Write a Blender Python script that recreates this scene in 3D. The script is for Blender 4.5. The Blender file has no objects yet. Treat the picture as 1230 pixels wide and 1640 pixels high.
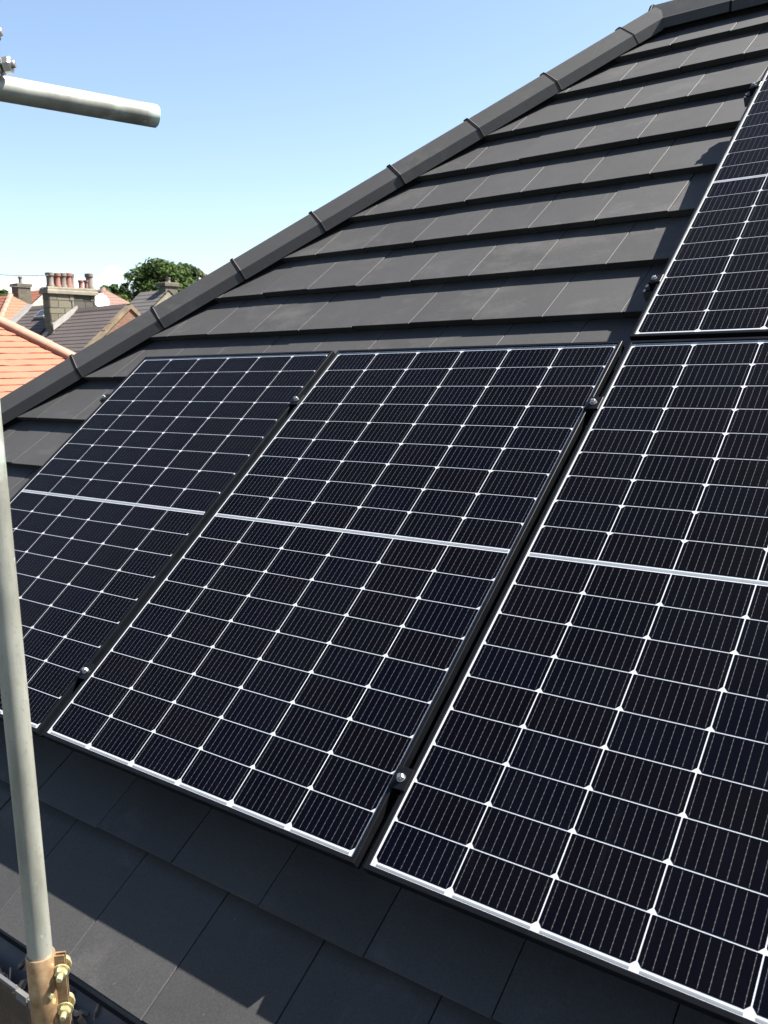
import bpy, math, random
import numpy as np
from mathutils import Vector, Matrix, Euler
random.seed(7); rng = np.random.default_rng(7)
scene = bpy.context.scene
COL = scene.collection

# ------------------------------------------------------------------ camera
PITCH = math.radians(38.0)                 # roof pitch
Z0 = 5.4                                   # height of the lower left corner of the middle panel
CP, SP = math.cos(PITCH), math.sin(PITCH)
SUN = Vector((0.4319, 0.4162, 0.8002)).normalized()
SUN_ELEV, SUN_AZ = math.asin(SUN.z), math.atan2(SUN.x, SUN.y)
F = 1413.43                                # focal length in pixels of the 1230 x 1640 photograph
CAMP = Vector((2.1952, -1.28733, 6.41021))
RIGHT = Vector((0.79830678, 0.60181174, -0.02299825))
DOWN = Vector((0.08363773, -0.14860126, -0.98535394))
FWD = Vector((-0.59641514, 0.78469121, -0.16896356))
cam_d = bpy.data.cameras.new('camera')
cam = bpy.data.objects.new('camera', cam_d); COL.objects.link(cam)
cam_d.sensor_fit = 'VERTICAL'; cam_d.sensor_height = 24.0; cam_d.lens = 24.0 * F / 1640.0
cam_d.clip_start = 0.05; cam_d.clip_end = 6000
m = Matrix((RIGHT, -DOWN, -FWD)).transposed().to_4x4(); m.translation = CAMP
cam.matrix_world = m
scene.camera = cam
cam_d.dof.use_dof = True; cam_d.dof.focus_distance = 2.7; cam_d.dof.aperture_fstop = 6.3
scene.render.resolution_x = 768; scene.render.resolution_y = 1024

def ray(x, y):
    return RIGHT * ((x - 615) / F) + DOWN * ((y - 820) / F) + FWD
def at_depth(x, y, d): return CAMP + ray(x, y) * d
def at_z(x, y, z): r = ray(x, y); return CAMP + r * ((z - CAMP.z) / r.z)
def at_x(x, y, X): r = ray(x, y); return CAMP + r * ((X - CAMP.x) / r.x)
def at_y(x, y, Y): r = ray(x, y); return CAMP + r * ((Y - CAMP.y) / r.y)

# ------------------------------------------------------------------ sky, sun, exposure
w = bpy.data.worlds.new('World'); scene.world = w; w.use_nodes = True
nt = w.node_tree; nt.nodes.clear()
out = nt.nodes.new('ShaderNodeOutputWorld'); bg = nt.nodes.new('ShaderNodeBackground')
sky = nt.nodes.new('ShaderNodeTexSky'); sky.sky_type = 'NISHITA'; sky.sun_disc = False
sky.sun_elevation = SUN_ELEV; sky.sun_rotation = SUN_AZ
sky.altitude = 50; sky.air_density = 1.0; sky.dust_density = 0.8; sky.ozone_density = 0.2
# low bank of fair-weather cloud all round the horizon
tc = nt.nodes.new('ShaderNodeTexCoord'); sep = nt.nodes.new('ShaderNodeSeparateXYZ')
nt.links.new(tc.outputs['Generated'], sep.inputs[0])
mp = nt.nodes.new('ShaderNodeMapping'); mp.inputs['Scale'].default_value = (9, 9, 26)
nt.links.new(tc.outputs['Generated'], mp.inputs[0])
no = nt.nodes.new('ShaderNodeTexNoise'); no.inputs['Scale'].default_value = 1.0; no.inputs['Detail'].default_value = 7
nt.links.new(mp.outputs[0], no.inputs['Vector'])
el = nt.nodes.new('ShaderNodeMapRange'); el.inputs[1].default_value = 0.075; el.inputs[2].default_value = 0.125
el.inputs[3].default_value = 0.22; el.inputs[4].default_value = -0.25
nt.links.new(sep.outputs['Z'], el.inputs[0])
ad = nt.nodes.new('ShaderNodeMath'); ad.operation = 'ADD'
nt.links.new(no.outputs['Fac'], ad.inputs[0]); nt.links.new(el.outputs[0], ad.inputs[1])
cr = nt.nodes.new('ShaderNodeMapRange'); cr.inputs[1].default_value = 0.58; cr.inputs[2].default_value = 0.72
nt.links.new(ad.outputs[0], cr.inputs[0])
cmix = nt.nodes.new('ShaderNodeMixRGB'); cmix.inputs[2].default_value = (7.5, 7.6, 7.8, 1)
nt.links.new(cr.outputs[0], cmix.inputs[0]); nt.links.new(sky.outputs[0], cmix.inputs[1])
nt.links.new(cmix.outputs[0], bg.inputs['Color'])
bg.inputs['Strength'].default_value = 0.05
nt.links.new(bg.outputs[0], out.inputs[0])
sl = bpy.data.lights.new('sun', 'SUN'); sl.energy = 5.0; sl.angle = math.radians(0.53); sl.color = (1.0, 0.95, 0.88)
so = bpy.data.objects.new('sun', sl); COL.objects.link(so)
so.rotation_euler = SUN.to_track_quat('Z', 'Y').to_euler(); so.location = (0, 0, 30)
scene.view_settings.view_transform = 'Standard'; scene.view_settings.look = 'None'
scene.view_settings.exposure = 2.25; scene.view_settings.gamma = 1.0
scene.view_settings.use_curve_mapping = False

# ------------------------------------------------------------------ materials
MATS = {}
def newmat(name):
    mt = bpy.data.materials.new(name); mt.use_nodes = True; n = mt.node_tree
    b = n.nodes['Principled BSDF']; MATS[name] = mt
    return mt, n, b
def L(n, a, b): n.links.new(a, b)
def mathn(n, op, a, b=None, c=None):
    k = n.nodes.new('ShaderNodeMath'); k.operation = op
    for i, v in enumerate((a, b, c)):
        if v is None: continue
        if isinstance(v, (int, float)): k.inputs[i].default_value = v
        else: L(n, v, k.inputs[i])
    return k.outputs[0]
def noise(n, scale, detail=5, vec=None, rough=0.55):
    k = n.nodes.new('ShaderNodeTexNoise'); k.inputs['Scale'].default_value = scale
    k.inputs['Detail'].default_value = detail; k.inputs['Roughness'].default_value = rough
    if vec is not None: L(n, vec, k.inputs['Vector'])
    return k.outputs['Fac']
def ramp(n, fac, stops):
    k = n.nodes.new('ShaderNodeValToRGB'); L(n, fac, k.inputs[0])
    e = k.color_ramp.elements
    while len(e) < len(stops): e.new(0.5)
    for i, (p, c) in enumerate(stops): e[i].position = p; e[i].color = (*c, 1)
    return k.outputs[0]
def mixc(n, fac, a, b, mode='MIX'):
    k = n.nodes.new('ShaderNodeMixRGB'); k.blend_type = mode
    for i, v in enumerate((fac, a, b)):
        if isinstance(v, (int, float)): k.inputs[i].default_value = v
        elif isinstance(v, tuple): k.inputs[i].default_value = (*v, 1)
        else: L(n, v, k.inputs[i])
    return k.outputs[0]
def coords(n, kind='Object', scale=None, rot=None):
    k = n.nodes.new('ShaderNodeTexCoord'); o = k.outputs[kind]
    if scale or rot:
        q = n.nodes.new('ShaderNodeMapping'); L(n, o, q.inputs[0])
        if scale: q.inputs['Scale'].default_value = scale
        if rot: q.inputs['Rotation'].default_value = rot
        o = q.outputs[0]
    return o
def worldpos(n, scale=None):
    k = n.nodes.new('ShaderNodeNewGeometry'); o = k.outputs['Position']
    if scale:
        q = n.nodes.new('ShaderNodeMapping'); L(n, o, q.inputs[0]); q.inputs['Scale'].default_value = scale; o = q.outputs[0]
    return o
def bump(n, b, h, strength=0.3, dist=0.002):
    k = n.nodes.new('ShaderNodeBump'); k.inputs['Strength'].default_value = strength; k.inputs['Distance'].default_value = dist
    L(n, h, k.inputs['Height']); L(n, k.outputs[0], b.inputs['Normal'])
def objrand(n): return n.nodes.new('ShaderNodeObjectInfo').outputs['Random']
def simple(name, col, rough=0.6, metal=0.0, var=0.15, scale=20, bstr=0.0):
    mt, n, b = newmat(name)
    f = noise(n, scale, 5, worldpos(n))
    L(n, ramp(n, f, [(0.3, tuple(c * (1 - var) for c in col)), (0.7, tuple(min(1, c * (1 + var)) for c in col))]), b.inputs['Base Color'])
    b.inputs['Roughness'].default_value = rough; b.inputs['Metallic'].default_value = metal
    if bstr: bump(n, b, noise(n, scale * 6, 4, worldpos(n)), bstr, 0.003)
    return mt

def tile_material(name, base, edge=False):
    mt, n, b = newmat(name)
    p = worldpos(n)
    r = objrand(n)
    fine = noise(n, 260, 3, p); mid = noise(n, 7, 6, p, 0.65)
    scuff = noise(n, 2.2, 8, worldpos(n, (1.0, 1.6, 0.7)), 0.72)
    c = ramp(n, mid, [(0.3, tuple(v * 0.86 for v in base)), (0.72, tuple(v * 1.14 for v in base))])
    c = mixc(n, mathn(n, 'MULTIPLY', r, 0.42), c, tuple(v * 1.55 for v in base))
    sc = n.nodes.new('ShaderNodeMapRange'); sc.inputs[1].default_value = 0.54; sc.inputs[2].default_value = 0.74
    sc.inputs[3].default_value = 0; sc.inputs[4].default_value = 0.62; L(n, scuff, sc.inputs[0])
    c = mixc(n, sc.outputs[0], c, (0.066, 0.063, 0.059))
    streak = noise(n, 30, 4, worldpos(n, (1.4, 0.12, 0.12)))
    st = n.nodes.new('ShaderNodeMapRange'); st.inputs[1].default_value = 0.66; st.inputs[2].default_value = 0.78
    st.inputs[3].default_value = 0; st.inputs[4].default_value = 0.16; L(n, streak, st.inputs[0])
    c = mixc(n, st.outputs[0], c, (0.11, 0.104, 0.095))
    speck = n.nodes.new('ShaderNodeMapRange'); speck.inputs[1].default_value = 0.74; speck.inputs[2].default_value = 0.8
    speck.inputs[3].default_value = 0; speck.inputs[4].default_value = 0.35
    L(n, noise(n, 95, 2, p), speck.inputs[0])
    c = mixc(n, speck.outputs[0], c, (0.13, 0.12, 0.11))
    gr = n.nodes.new('ShaderNodeMapRange'); gr.inputs[1].default_value = 0.3; gr.inputs[2].default_value = 0.7; gr.inputs[3].default_value = 0.72; gr.inputs[4].default_value = 1.28
    L(n, noise(n, 210, 4, p, 0.7), gr.inputs[0])
    c = mixc(n, 1.0, c, gr.outputs[0], 'MULTIPLY')
    # occasional lime bloom and droppings
    bl = n.nodes.new('ShaderNodeMapRange'); bl.inputs[1].default_value = 0.72; bl.inputs[2].default_value = 0.79; bl.inputs[3].default_value = 0; bl.inputs[4].default_value = 0.5
    L(n, noise(n, 5.5, 6, worldpos(n, (1.0, 0.55, 0.55)), 0.75), bl.inputs[0])
    c = mixc(n, bl.outputs[0], c, (0.15, 0.145, 0.135))
    if edge:       # paler patches along some edges: sunlit joint lines painted into the colour
        lit_edge = n.nodes.new('ShaderNodeMapRange'); lit_edge.inputs[1].default_value = 0.48; lit_edge.inputs[2].default_value = 0.74; lit_edge.inputs[4].default_value = 0.45
        L(n, mathn(n, 'ADD', mathn(n, 'MULTIPLY', noise(n, 16, 5, p, 0.7), 0.75), mathn(n, 'MULTIPLY', r, 0.3)), lit_edge.inputs[0])
        c = mixc(n, lit_edge.outputs[0], c, (0.058, 0.055, 0.051))
    L(n, c, b.inputs['Base Color'])
    b.inputs['Roughness'].default_value = 0.7; b.inputs['Specular IOR Level'].default_value = 0.28
    h = mathn(n, 'ADD', mathn(n, 'MULTIPLY', fine, 0.5), mathn(n, 'MULTIPLY', mid, 1.2))
    bump(n, b, h, 0.22, 0.0016)
    return mt
tile_material('tile', (0.0250, 0.0246, 0.0247))
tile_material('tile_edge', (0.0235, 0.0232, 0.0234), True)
tile_material('hip', (0.0255, 0.0252, 0.0255))
MATS_R = simple('black_rubber', (0.004, 0.004, 0.0045), 0.8); MATS_R.node_tree.nodes['Principled BSDF'].inputs['Specular IOR Level'].default_value = 0.08
simple('deck', (0.02, 0.02, 0.02), 0.9)
# solar panel materials
mt, n, b = newmat('cell')
oc = coords(n, 'Object'); sx = n.nodes.new('ShaderNodeSeparateXYZ'); L(n, oc, sx.inputs[0])
r = objrand(n)
col = ramp(n, r, [(0.0, (0.0004, 0.0006, 0.0026)), (0.35, (0.0007, 0.0006, 0.0021)), (0.7, (0.0004, 0.0007, 0.0031)), (1.0, (0.0008, 0.0006, 0.0020))])
fx = mathn(n, 'FRACT', mathn(n, 'DIVIDE', mathn(n, 'ADD', sx.outputs['X'], 0.091), 0.0182))
dx = mathn(n, 'ABSOLUTE', mathn(n, 'SUBTRACT', fx, 0.5))
fy = mathn(n, 'ABSOLUTE', mathn(n, 'SUBTRACT', mathn(n, 'FRACT', mathn(n, 'DIVIDE', mathn(n, 'ADD', sx.outputs['Y'], 0.0425), 0.0121)), 0.5))
pad = mathn(n, 'LESS_THAN', fy, 0.1)
wid = mathn(n, 'ADD', 0.019, mathn(n, 'MULTIPLY', pad, 0.022))
line = mathn(n, 'LESS_THAN', dx, wid)
endc = mathn(n, 'LESS_THAN', mathn(n, 'ABSOLUTE', sx.outputs['Y']), 0.0425)
line = mathn(n, 'MULTIPLY', line, endc)
col2 = mixc(n, line, col, (0.085, 0.083, 0.087))
d1 = noise(n, 3.0, 7, worldpos(n, (1.3, 0.5, 0.5)), 0.7); d3 = noise(n, 22, 4, worldpos(n, (1.6, 0.1, 0.1)), 0.6); d2 = noise(n, 300, 2, worldpos(n))
dm = n.nodes.new('ShaderNodeMapRange'); dm.inputs[1].default_value = 0.40; dm.inputs[2].default_value = 0.78; dm.inputs[3].default_value = 0.0; dm.inputs[4].default_value = 0.0028; L(n, d1, dm.inputs[0])
ds = n.nodes.new('ShaderNodeMapRange'); ds.inputs[1].default_value = 0.62; ds.inputs[2].default_value = 0.8; ds.inputs[3].default_value = 0.0; ds.inputs[4].default_value = 0.005; L(n, d3, ds.inputs[0])
dsp = mathn(n, 'MULTIPLY', mathn(n, 'GREATER_THAN', d2, 0.79), 0.03)
dust = mathn(n, 'ADD', mathn(n, 'ADD', dm.outputs[0], ds.outputs[0]), dsp)
col2 = mixc(n, dust, col2, (0.5, 0.5, 0.52))
L(n, col2, b.inputs['Base Color'])
b.inputs['Roughness'].default_value = 0.5; b.inputs['Specular IOR Level'].default_value = 0.03
simple('backsheet', (0.43, 0.44, 0.465), 0.55, 0, 0.03)
simple('ribbon', (0.21, 0.22, 0.235), 0.45, 0.3, 0.08)
mt, n, b = newmat('glass')
n.nodes.remove(b); o = n.nodes['Material Output']
tr = n.nodes.new('ShaderNodeBsdfTransparent'); gl = n.nodes.new('ShaderNodeBsdfGlossy'); gl.inputs['Roughness'].default_value = 0.09
tr.inputs[0].default_value = (0.92, 0.93, 0.93, 1)
lw = n.nodes.new('ShaderNodeLayerWeight'); lw.inputs['Blend'].default_value = 0.5     # anti-reflective glass: Schlick curve, scaled down
fz = mathn(n, 'ADD', mathn(n, 'MULTIPLY', mathn(n, 'POWER', lw.outputs['Facing'], 5.0), 0.2), 0.001)
mx = n.nodes.new('ShaderNodeMixShader'); L(n, fz, mx.inputs[0]); L(n, tr.outputs[0], mx.inputs[1]); L(n, gl.outputs[0], mx.inputs[2])
L(n, mx.outputs[0], o.inputs['Surface'])
mt, n, b = newmat('frame')
L(n, ramp(n, noise(n, 30, 4, worldpos(n)), [(0.3, (0.0028, 0.0031, 0.0040)), (0.7, (0.0045, 0.005, 0.0062))]), b.inputs['Base Color'])
b.inputs['Roughness'].default_value = 0.4; b.inputs['Specular IOR Level'].default_value = 0.1
simple('steel', (0.32, 0.32, 0.32), 0.38, 0.9, 0.15)
simple('rail', (0.10, 0.10, 0.105), 0.45, 0.8, 0.1)
# scaffold
mt, n, b = newmat('galvanised')
p = worldpos(n, (1, 1, 0.25))
g1 = noise(n, 9, 6, p, 0.65); g2 = noise(n, 120, 4, worldpos(n)); g3 = noise(n, 3.2, 5, worldpos(n))
c = ramp(n, g1, [(0.3, (0.115, 0.115, 0.095)), (0.48, (0.20, 0.205, 0.175)), (0.68, (0.29, 0.297, 0.262))])
gm = n.nodes.new('ShaderNodeMapRange'); gm.inputs[1].default_value = 0.5; gm.inputs[2].default_value = 0.58; gm.inputs[4].default_value = 0.85; L(n, g3, gm.inputs[0])
zz = n.nodes.new('ShaderNodeSeparateXYZ'); L(n, worldpos(n), zz.inputs[0])
c = mixc(n, mathn(n, 'MULTIPLY', gm.outputs[0], mathn(n, 'GREATER_THAN', zz.outputs[2], 6.0)), c, (0.46, 0.60, 0.51))
c = mixc(n, mathn(n, 'MULTIPLY', mathn(n, 'GREATER_THAN', g2, 0.64), 0.35), c, (0.14, 0.11, 0.08))
rs = n.nodes.new('ShaderNodeMapRange'); rs.inputs[1].default_value = 0.6; rs.inputs[2].default_value = 0.72; rs.inputs[4].default_value = 0.55; L(n, noise(n, 14, 7, worldpos(n, (1, 1, 0.5)), 0.75), rs.inputs[0])
c = mixc(n, rs.outputs[0], c, (0.13, 0.085, 0.05))
cs = n.nodes.new('ShaderNodeMapRange'); cs.inputs[1].default_value = 0.66; cs.inputs[2].default_value = 0.7; cs.inputs[4].default_value = 0.6; L(n, noise(n, 33, 5, worldpos(n, (1, 1, 0.8)), 0.6), cs.inputs[0])
c = mixc(n, cs.outputs[0], c, (0.40, 0.39, 0.36))
sc_ = n.nodes.new('ShaderNodeMapRange'); sc_.inputs[1].default_value = 0.68; sc_.inputs[2].default_value = 0.72; sc_.inputs[4].default_value = 0.5; L(n, noise(n, 60, 3, worldpos(n, (3.0, 3.0, 0.12))), sc_.inputs[0])
c = mixc(n, sc_.outputs[0], c, (0.12, 0.115, 0.10))
L(n, c, b.inputs['Base Color']); b.inputs['Metallic'].default_value = 0.35; b.inputs['Roughness'].default_value = 0.46
bump(n, b, g2, 0.15, 0.001)
mt, n, b = newmat('passivated')
g1 = noise(n, 40, 5, worldpos(n))
L(n, ramp(n, g1, [(0.25, (0.17, 0.105, 0.052)), (0.5, (0.29, 0.19, 0.105)), (0.75, (0.40, 0.29, 0.175))]), b.inputs['Base Color'])
b.inputs['Metallic'].default_value = 0.55; b.inputs['Roughness'].default_value = 0.4
mt, n, b = newmat('zinc_yellow')
g1 = noise(n, 60, 4, worldpos(n))
L(n, ramp(n, g1, [(0.3, (0.36, 0.33, 0.15)), (0.7, (0.70, 0.65, 0.42))]), b.inputs['Base Color'])
b.inputs['Metallic'].default_value = 0.7; b.inputs['Roughness'].default_value = 0.3
simple('gutter_plastic', (0.055, 0.055, 0.06), 0.45, 0, 0.2, 12)
simple('grey_plastic', (0.085, 0.084, 0.08), 0.5, 0, 0.12, 30)
simple('litter', (0.22, 0.19, 0.15), 0.9, 0, 0.5, 60)
simple('white_paint', (0.7, 0.7, 0.68), 0.5, 0, 0.06, 8)
def brick_material(name, c1, c2, mortar, scale, bw=0.5, rh=0.25):
    mt, n, b = newmat(name)
    k = n.nodes.new('ShaderNodeTexBrick'); L(n, coords(n, 'Object'), k.inputs['Vector'])
    g = n.nodes.new('ShaderNodeTexCoord')
    # box style mapping: horizontal distance along the wall and height
    s = n.nodes.new('ShaderNodeSeparateXYZ'); L(n, worldpos(n), s.inputs[0])
    cb = n.nodes.new('ShaderNodeCombineXYZ'); L(n, mathn(n, 'ADD', s.outputs[0], s.outputs[1]), cb.inputs[0]); L(n, s.outputs[2], cb.inputs[1])
    L(n, cb.outputs[0], k.inputs['Vector'])
    k.inputs['Color1'].default_value = (*c1, 1); k.inputs['Color2'].default_value = (*c2, 1); k.inputs['Mortar'].default_value = (*mortar, 1)
    k.inputs['Scale'].default_value = scale; k.inputs['Brick Width'].default_value = bw; k.inputs['Row Height'].default_value = rh; k.inputs['Mortar Size'].default_value = 0.018
    f = noise(n, 2.0, 6, worldpos(n), 0.65)
    c = mixc(n, mathn(n, 'MULTIPLY', f, 0.9), k.outputs[0], (0.25, 0.22, 0.17), 'MULTIPLY')
    c = mixc(n, 0.75, k.outputs[0], c)
    c = mixc(n, mathn(n, 'MULTIPLY', noise(n, 6, 6, worldpos(n), 0.75), 0.8), c, tuple(v * 0.45 for v in c2))
    L(n, c, b.inputs['Base Color']); b.inputs['Roughness'].default_value = 0.9
    bump(n, b, mathn(n, 'ADD', mathn(n, 'MULTIPLY', k.outputs['Fac'], -0.6), noise(n, 9, 6, worldpos(n), 0.75)), 0.8, 0.03)
    return mt
brick_material('brick', (0.15, 0.085, 0.045), (0.075, 0.05, 0.03), (0.10, 0.08, 0.06), 4.4, 0.99, 0.33)
brick_material('rubble', (0.17, 0.12, 0.07), (0.22, 0.095, 0.055), (0.18, 0.145, 0.10), 3.4, 0.9, 0.42)
brick_material('stone', (0.135, 0.122, 0.085), (0.08, 0.074, 0.054), (0.15, 0.138, 0.108), 2.6, 1.1, 0.5)
brick_material('dark_stone', (0.075, 0.07, 0.055), (0.055, 0.052, 0.042), (0.09, 0.085, 0.07), 2.9, 1.1, 0.5)
for nm_, a_, b__ in (('stone_block', (0.075, 0.068, 0.046), (0.155, 0.14, 0.098)), ('stone_block_dark', (0.030, 0.028, 0.022), (0.072, 0.066, 0.05))):
    mt, n, b = newmat(nm_)
    c = ramp(n, objrand(n), [(0.0, a_), (1.0, b__)]); c = mixc(n, mathn(n, 'MULTIPLY', noise(n, 8, 6, worldpos(n), 0.75), 0.9), c, a_)
    L(n, c, b.inputs['Base Color']); b.inputs['Roughness'].default_value = 0.9; bump(n, b, noise(n, 14, 6, worldpos(n), 0.75), 0.7, 0.02)
simple('pale_stone', (0.135, 0.122, 0.09), 0.9, 0, 0.25, 3, 0.3)
simple('mortar_band', (0.20, 0.19, 0.18), 0.9, 0, 0.12, 6)
simple('render_wall', (0.3, 0.275, 0.24), 0.9, 0, 0.12, 2, 0.3)
simple('buff_cope', (0.125, 0.092, 0.056), 0.9, 0, 0.3, 2.5, 0.3)
simple('clay_pot', (0.15, 0.06, 0.042), 0.75, 0, 0.3, 4)
simple('buff_pot', (0.11, 0.09, 0.075), 0.8, 0, 0.35, 4)
simple('orange_cap', (0.235, 0.115, 0.078), 0.8, 0, 0.12, 4)
def roofing(name, a, bcol, hi, sc=2.0):
    mt, n, b = newmat(name)
    f1 = noise(n, sc, 7, worldpos(n), 0.7); f2 = noise(n, sc * 9, 4, worldpos(n))
    c = ramp(n, f1, [(0.3, a), (0.68, bcol)]); c = mixc(n, mathn(n, 'MULTIPLY', f2, 0.45), c, hi)
    c = mixc(n, mathn(n, 'MULTIPLY', objrand(n), 0.25), c, a)
    L(n, c, b.inputs['Base Color']); b.inputs['Roughness'].default_value = 0.82
    bump(n, b, f2, 0.4, 0.01)
roofing('orange_tile', (0.17, 0.052, 0.024), (0.22, 0.072, 0.035), (0.20, 0.088, 0.052))
roofing('slate', (0.043, 0.033, 0.031), (0.062, 0.049, 0.046), (0.07, 0.056, 0.05), 1.2)
roofing('brown_tile', (0.085, 0.043, 0.032), (0.12, 0.06, 0.045), (0.13, 0.08, 0.062), 1.0)
roofing('grey_slate', (0.052, 0.046, 0.044), (0.076, 0.067, 0.063), (0.084, 0.074, 0.07), 1.2)
simple('wire', (0.03, 0.03, 0.03), 0.6)
simple('timber', (0.16, 0.12, 0.08), 0.9, 0, 0.3, 5)
simple('bark', (0.10, 0.075, 0.05), 0.95, 0, 0.3, 6)
mt, n, b = newmat('window_glass'); b.inputs['Base Color'].default_value = (0.02, 0.025, 0.03, 1); b.inputs['Roughness'].default_value = 0.08
def leafmat(name, a, bcol):
    mt, n, b = newmat(name)
    f = noise(n, 0.9, 4, worldpos(n)); g = noise(n, 14, 2, worldpos(n))
    c = ramp(n, f, [(0.32, a), (0.7, bcol)]); c = mixc(n, mathn(n, 'MULTIPLY', g, 0.4), c, tuple(v * 1.5 for v in bcol))
    L(n, c, b.inputs['Base Color']); b.inputs['Roughness'].default_value = 0.8; b.inputs['Specular IOR Level'].default_value = 0.15
    o = n.nodes['Material Output']; t = n.nodes.new('ShaderNodeBsdfTranslucent'); L(n, c, t.inputs[0])
    mx = n.nodes.new('ShaderNodeMixShader'); mx.inputs[0].default_value = 0.25
    L(n, b.outputs[0], mx.inputs[1]); L(n, t.outputs[0], mx.inputs[2]); L(n, mx.outputs[0], o.inputs['Surface'])
leafmat('leaf_mid', (0.022, 0.042, 0.010), (0.048, 0.078, 0.017))
leafmat('leaf_dark', (0.012, 0.026, 0.011), (0.026, 0.046, 0.018))
leafmat('leaf_light', (0.045, 0.075, 0.015), (0.075, 0.11, 0.022))
leafmat('leaf_olive', (0.08, 0.085, 0.03), (0.13, 0.13, 0.05))
mt, n, b = newmat('grass')
L(n, ramp(n, noise(n, 0.15, 8, worldpos(n), 0.7), [(0.35, (0.03, 0.033, 0.026)), (0.55, (0.04, 0.042, 0.035)), (0.75, (0.06, 0.05, 0.04))]), b.inputs['Base Color']); b.inputs['Roughness'].default_value = 0.95

# ------------------------------------------------------------------ helpers
class MB:
    def __init__(s): s.v = []; s.f = []; s.m = []
    def poly(s, pts, mi=0):
        k = len(s.v); s.v += [tuple(p) for p in pts]; s.f.append(tuple(range(k, k + len(pts)))); s.m.append(mi)
    def box(s, a, b_, mi=0, M=None):
        (x0, y0, z0), (x1, y1, z1) = a, b_
        P = [(x0, y0, z0), (x1, y0, z0), (x1, y1, z0), (x0, y1, z0), (x0, y0, z1), (x1, y0, z1), (x1, y1, z1), (x0, y1, z1)]
        s.hexa(P, mi, M)
    def hexa(s, P, mi=0, M=None):
        if M is not None: P = [tuple(M @ Vector(p)) for p in P]
        k = len(s.v); s.v += P
        for q in ((0, 3, 2, 1), (4, 5, 6, 7), (0, 1, 5, 4), (1, 2, 6, 5), (2, 3, 7, 6), (3, 0, 4, 7)):
            s.f.append(tuple(k + i for i in q)); s.m.append(mi)
    def bbox(s, a, b_, bev=0.003, mi=0, M=None):
        """box with chamfered top edges"""
        (x0, y0, z0), (x1, y1, z1) = a, b_
        r0 = [(x0, y0, z0), (x1, y0, z0), (x1, y1, z0), (x0, y1, z0)]
        r1 = [(x, y, z1 - bev) for x, y, z in r0]
        r2 = [(x0 + bev, y0 + bev, z1), (x1 - bev, y0 + bev, z1), (x1 - bev, y1 - bev, z1), (x0 + bev, y1 - bev, z1)]
        s.rings([r0, r1, r2], mi, M)
    def rings(s, rings, mi=0, M=None, cap0=True, cap1=True, closed=True):
        k = len(s.v); n_ = len(rings[0])
        for r_ in rings:
            for p in r_: s.v.append(tuple(M @ Vector(p)) if M is not None else tuple(p))
        for j in range(len(rings) - 1):
            for i in range(n_ if closed else n_ - 1):
                a = k + j * n_ + i; b_ = k + j * n_ + (i + 1) % n_
                s.f.append((a, b_, b_ + n_, a + n_)); s.m.append(mi)
        if cap0: s.f.append(tuple(k + i for i in reversed(range(n_)))); s.m.append(mi)
        if cap1: s.f.append(tuple(k + (len(rings) - 1) * n_ + i for i in range(n_))); s.m.append(mi)
    def tube(s, p0, p1, r0, r1=None, seg=24, mi=0, hollow=None, ring_bev=0.0):
        p0, p1 = Vector(p0), Vector(p1); r1 = r0 if r1 is None else r1
        d = (p1 - p0).normalized(); q = d.to_track_quat('Z', 'Y')
        def ring(c, r_): return [tuple(c + q @ Vector((r_ * math.cos(2 * math.pi * i / seg), r_ * math.sin(2 * math.pi * i / seg), 0))) for i in range(seg)]
        if hollow:
            R_ = [ring(p0, r0), ring(p1 - d * ring_bev, r1), ring(p1, r1 - ring_bev), ring(p1, r1 - hollow), ring(p0, r0 - hollow), ring(p0, r0)]
            s.rings(R_, mi, None, False, False)
        elif ring_bev:
            s.rings([ring(p0, r0 - ring_bev), ring(p0 + d * ring_bev, r0), ring(p1 - d * ring_bev, r1), ring(p1, r1 - ring_bev)], mi)
        else: s.rings([ring(p0, r0), ring(p1, r1)], mi)
    def sweep(s, path, r, seg=8, mi=0):
        R_ = []
        for i, c in enumerate(path):
            a = Vector(path[max(0, i - 1)]); b_ = Vector(path[min(len(path) - 1, i + 1)])
            q = (b_ - a).normalized().to_track_quat('Z', 'Y')
            R_.append([tuple(Vector(c) + q @ Vector((r * math.cos(2 * math.pi * k / seg), r * math.sin(2 * math.pi * k / seg), 0))) for k in range(seg)])
        s.rings(R_, mi)
    def mesh(s, name, mats, smooth=False):
        me = bpy.data.meshes.new(name); me.from_pydata(s.v, [], s.f)
        for mm in ([mats] if isinstance(mats, str) else mats): me.materials.append(MATS[mm])
        if any(s.m): me.polygons.foreach_set('material_index', s.m)
        me.update()
        if smooth:
            me.polygons.foreach_set('use_smooth', [True] * len(me.polygons))
            me.set_sharp_from_angle(angle=math.radians(35))
        return me
    def build(s, name, mats, parent=None, smooth=False, loc=None, rot=None):
        return link(name, s.mesh(name, mats, smooth), parent, loc, rot)
def link(name, me, parent=None, loc=None, rot=None):
    o = bpy.data.objects.new(name, me); COL.objects.link(o)
    if parent: o.parent = parent
    if loc is not None: o.location = loc
    if rot is not None: o.rotation_euler = rot
    return o
def tag(o, label=None, cat=None, group=None, kind=None):
    if label: o['label'] = label
    if cat: o['category'] = cat
    if group: o['group'] = group
    if kind: o['kind'] = kind
    return o
def empty(name, loc=(0, 0, 0), rot=(0, 0, 0)):
    o = bpy.data.objects.new(name, None); COL.objects.link(o); o.location = loc; o.rotation_euler = rot; o.empty_display_size = 0.2
    return o
ROT = (PITCH, 0, 0)
RM = Matrix.Translation((0, 0, Z0)) @ Matrix.Rotation(PITCH, 4, 'X')      # roof (u, v, n) -> world
def r2w(u, v, n_=0.0): return RM @ Vector((u, v, n_))

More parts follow.
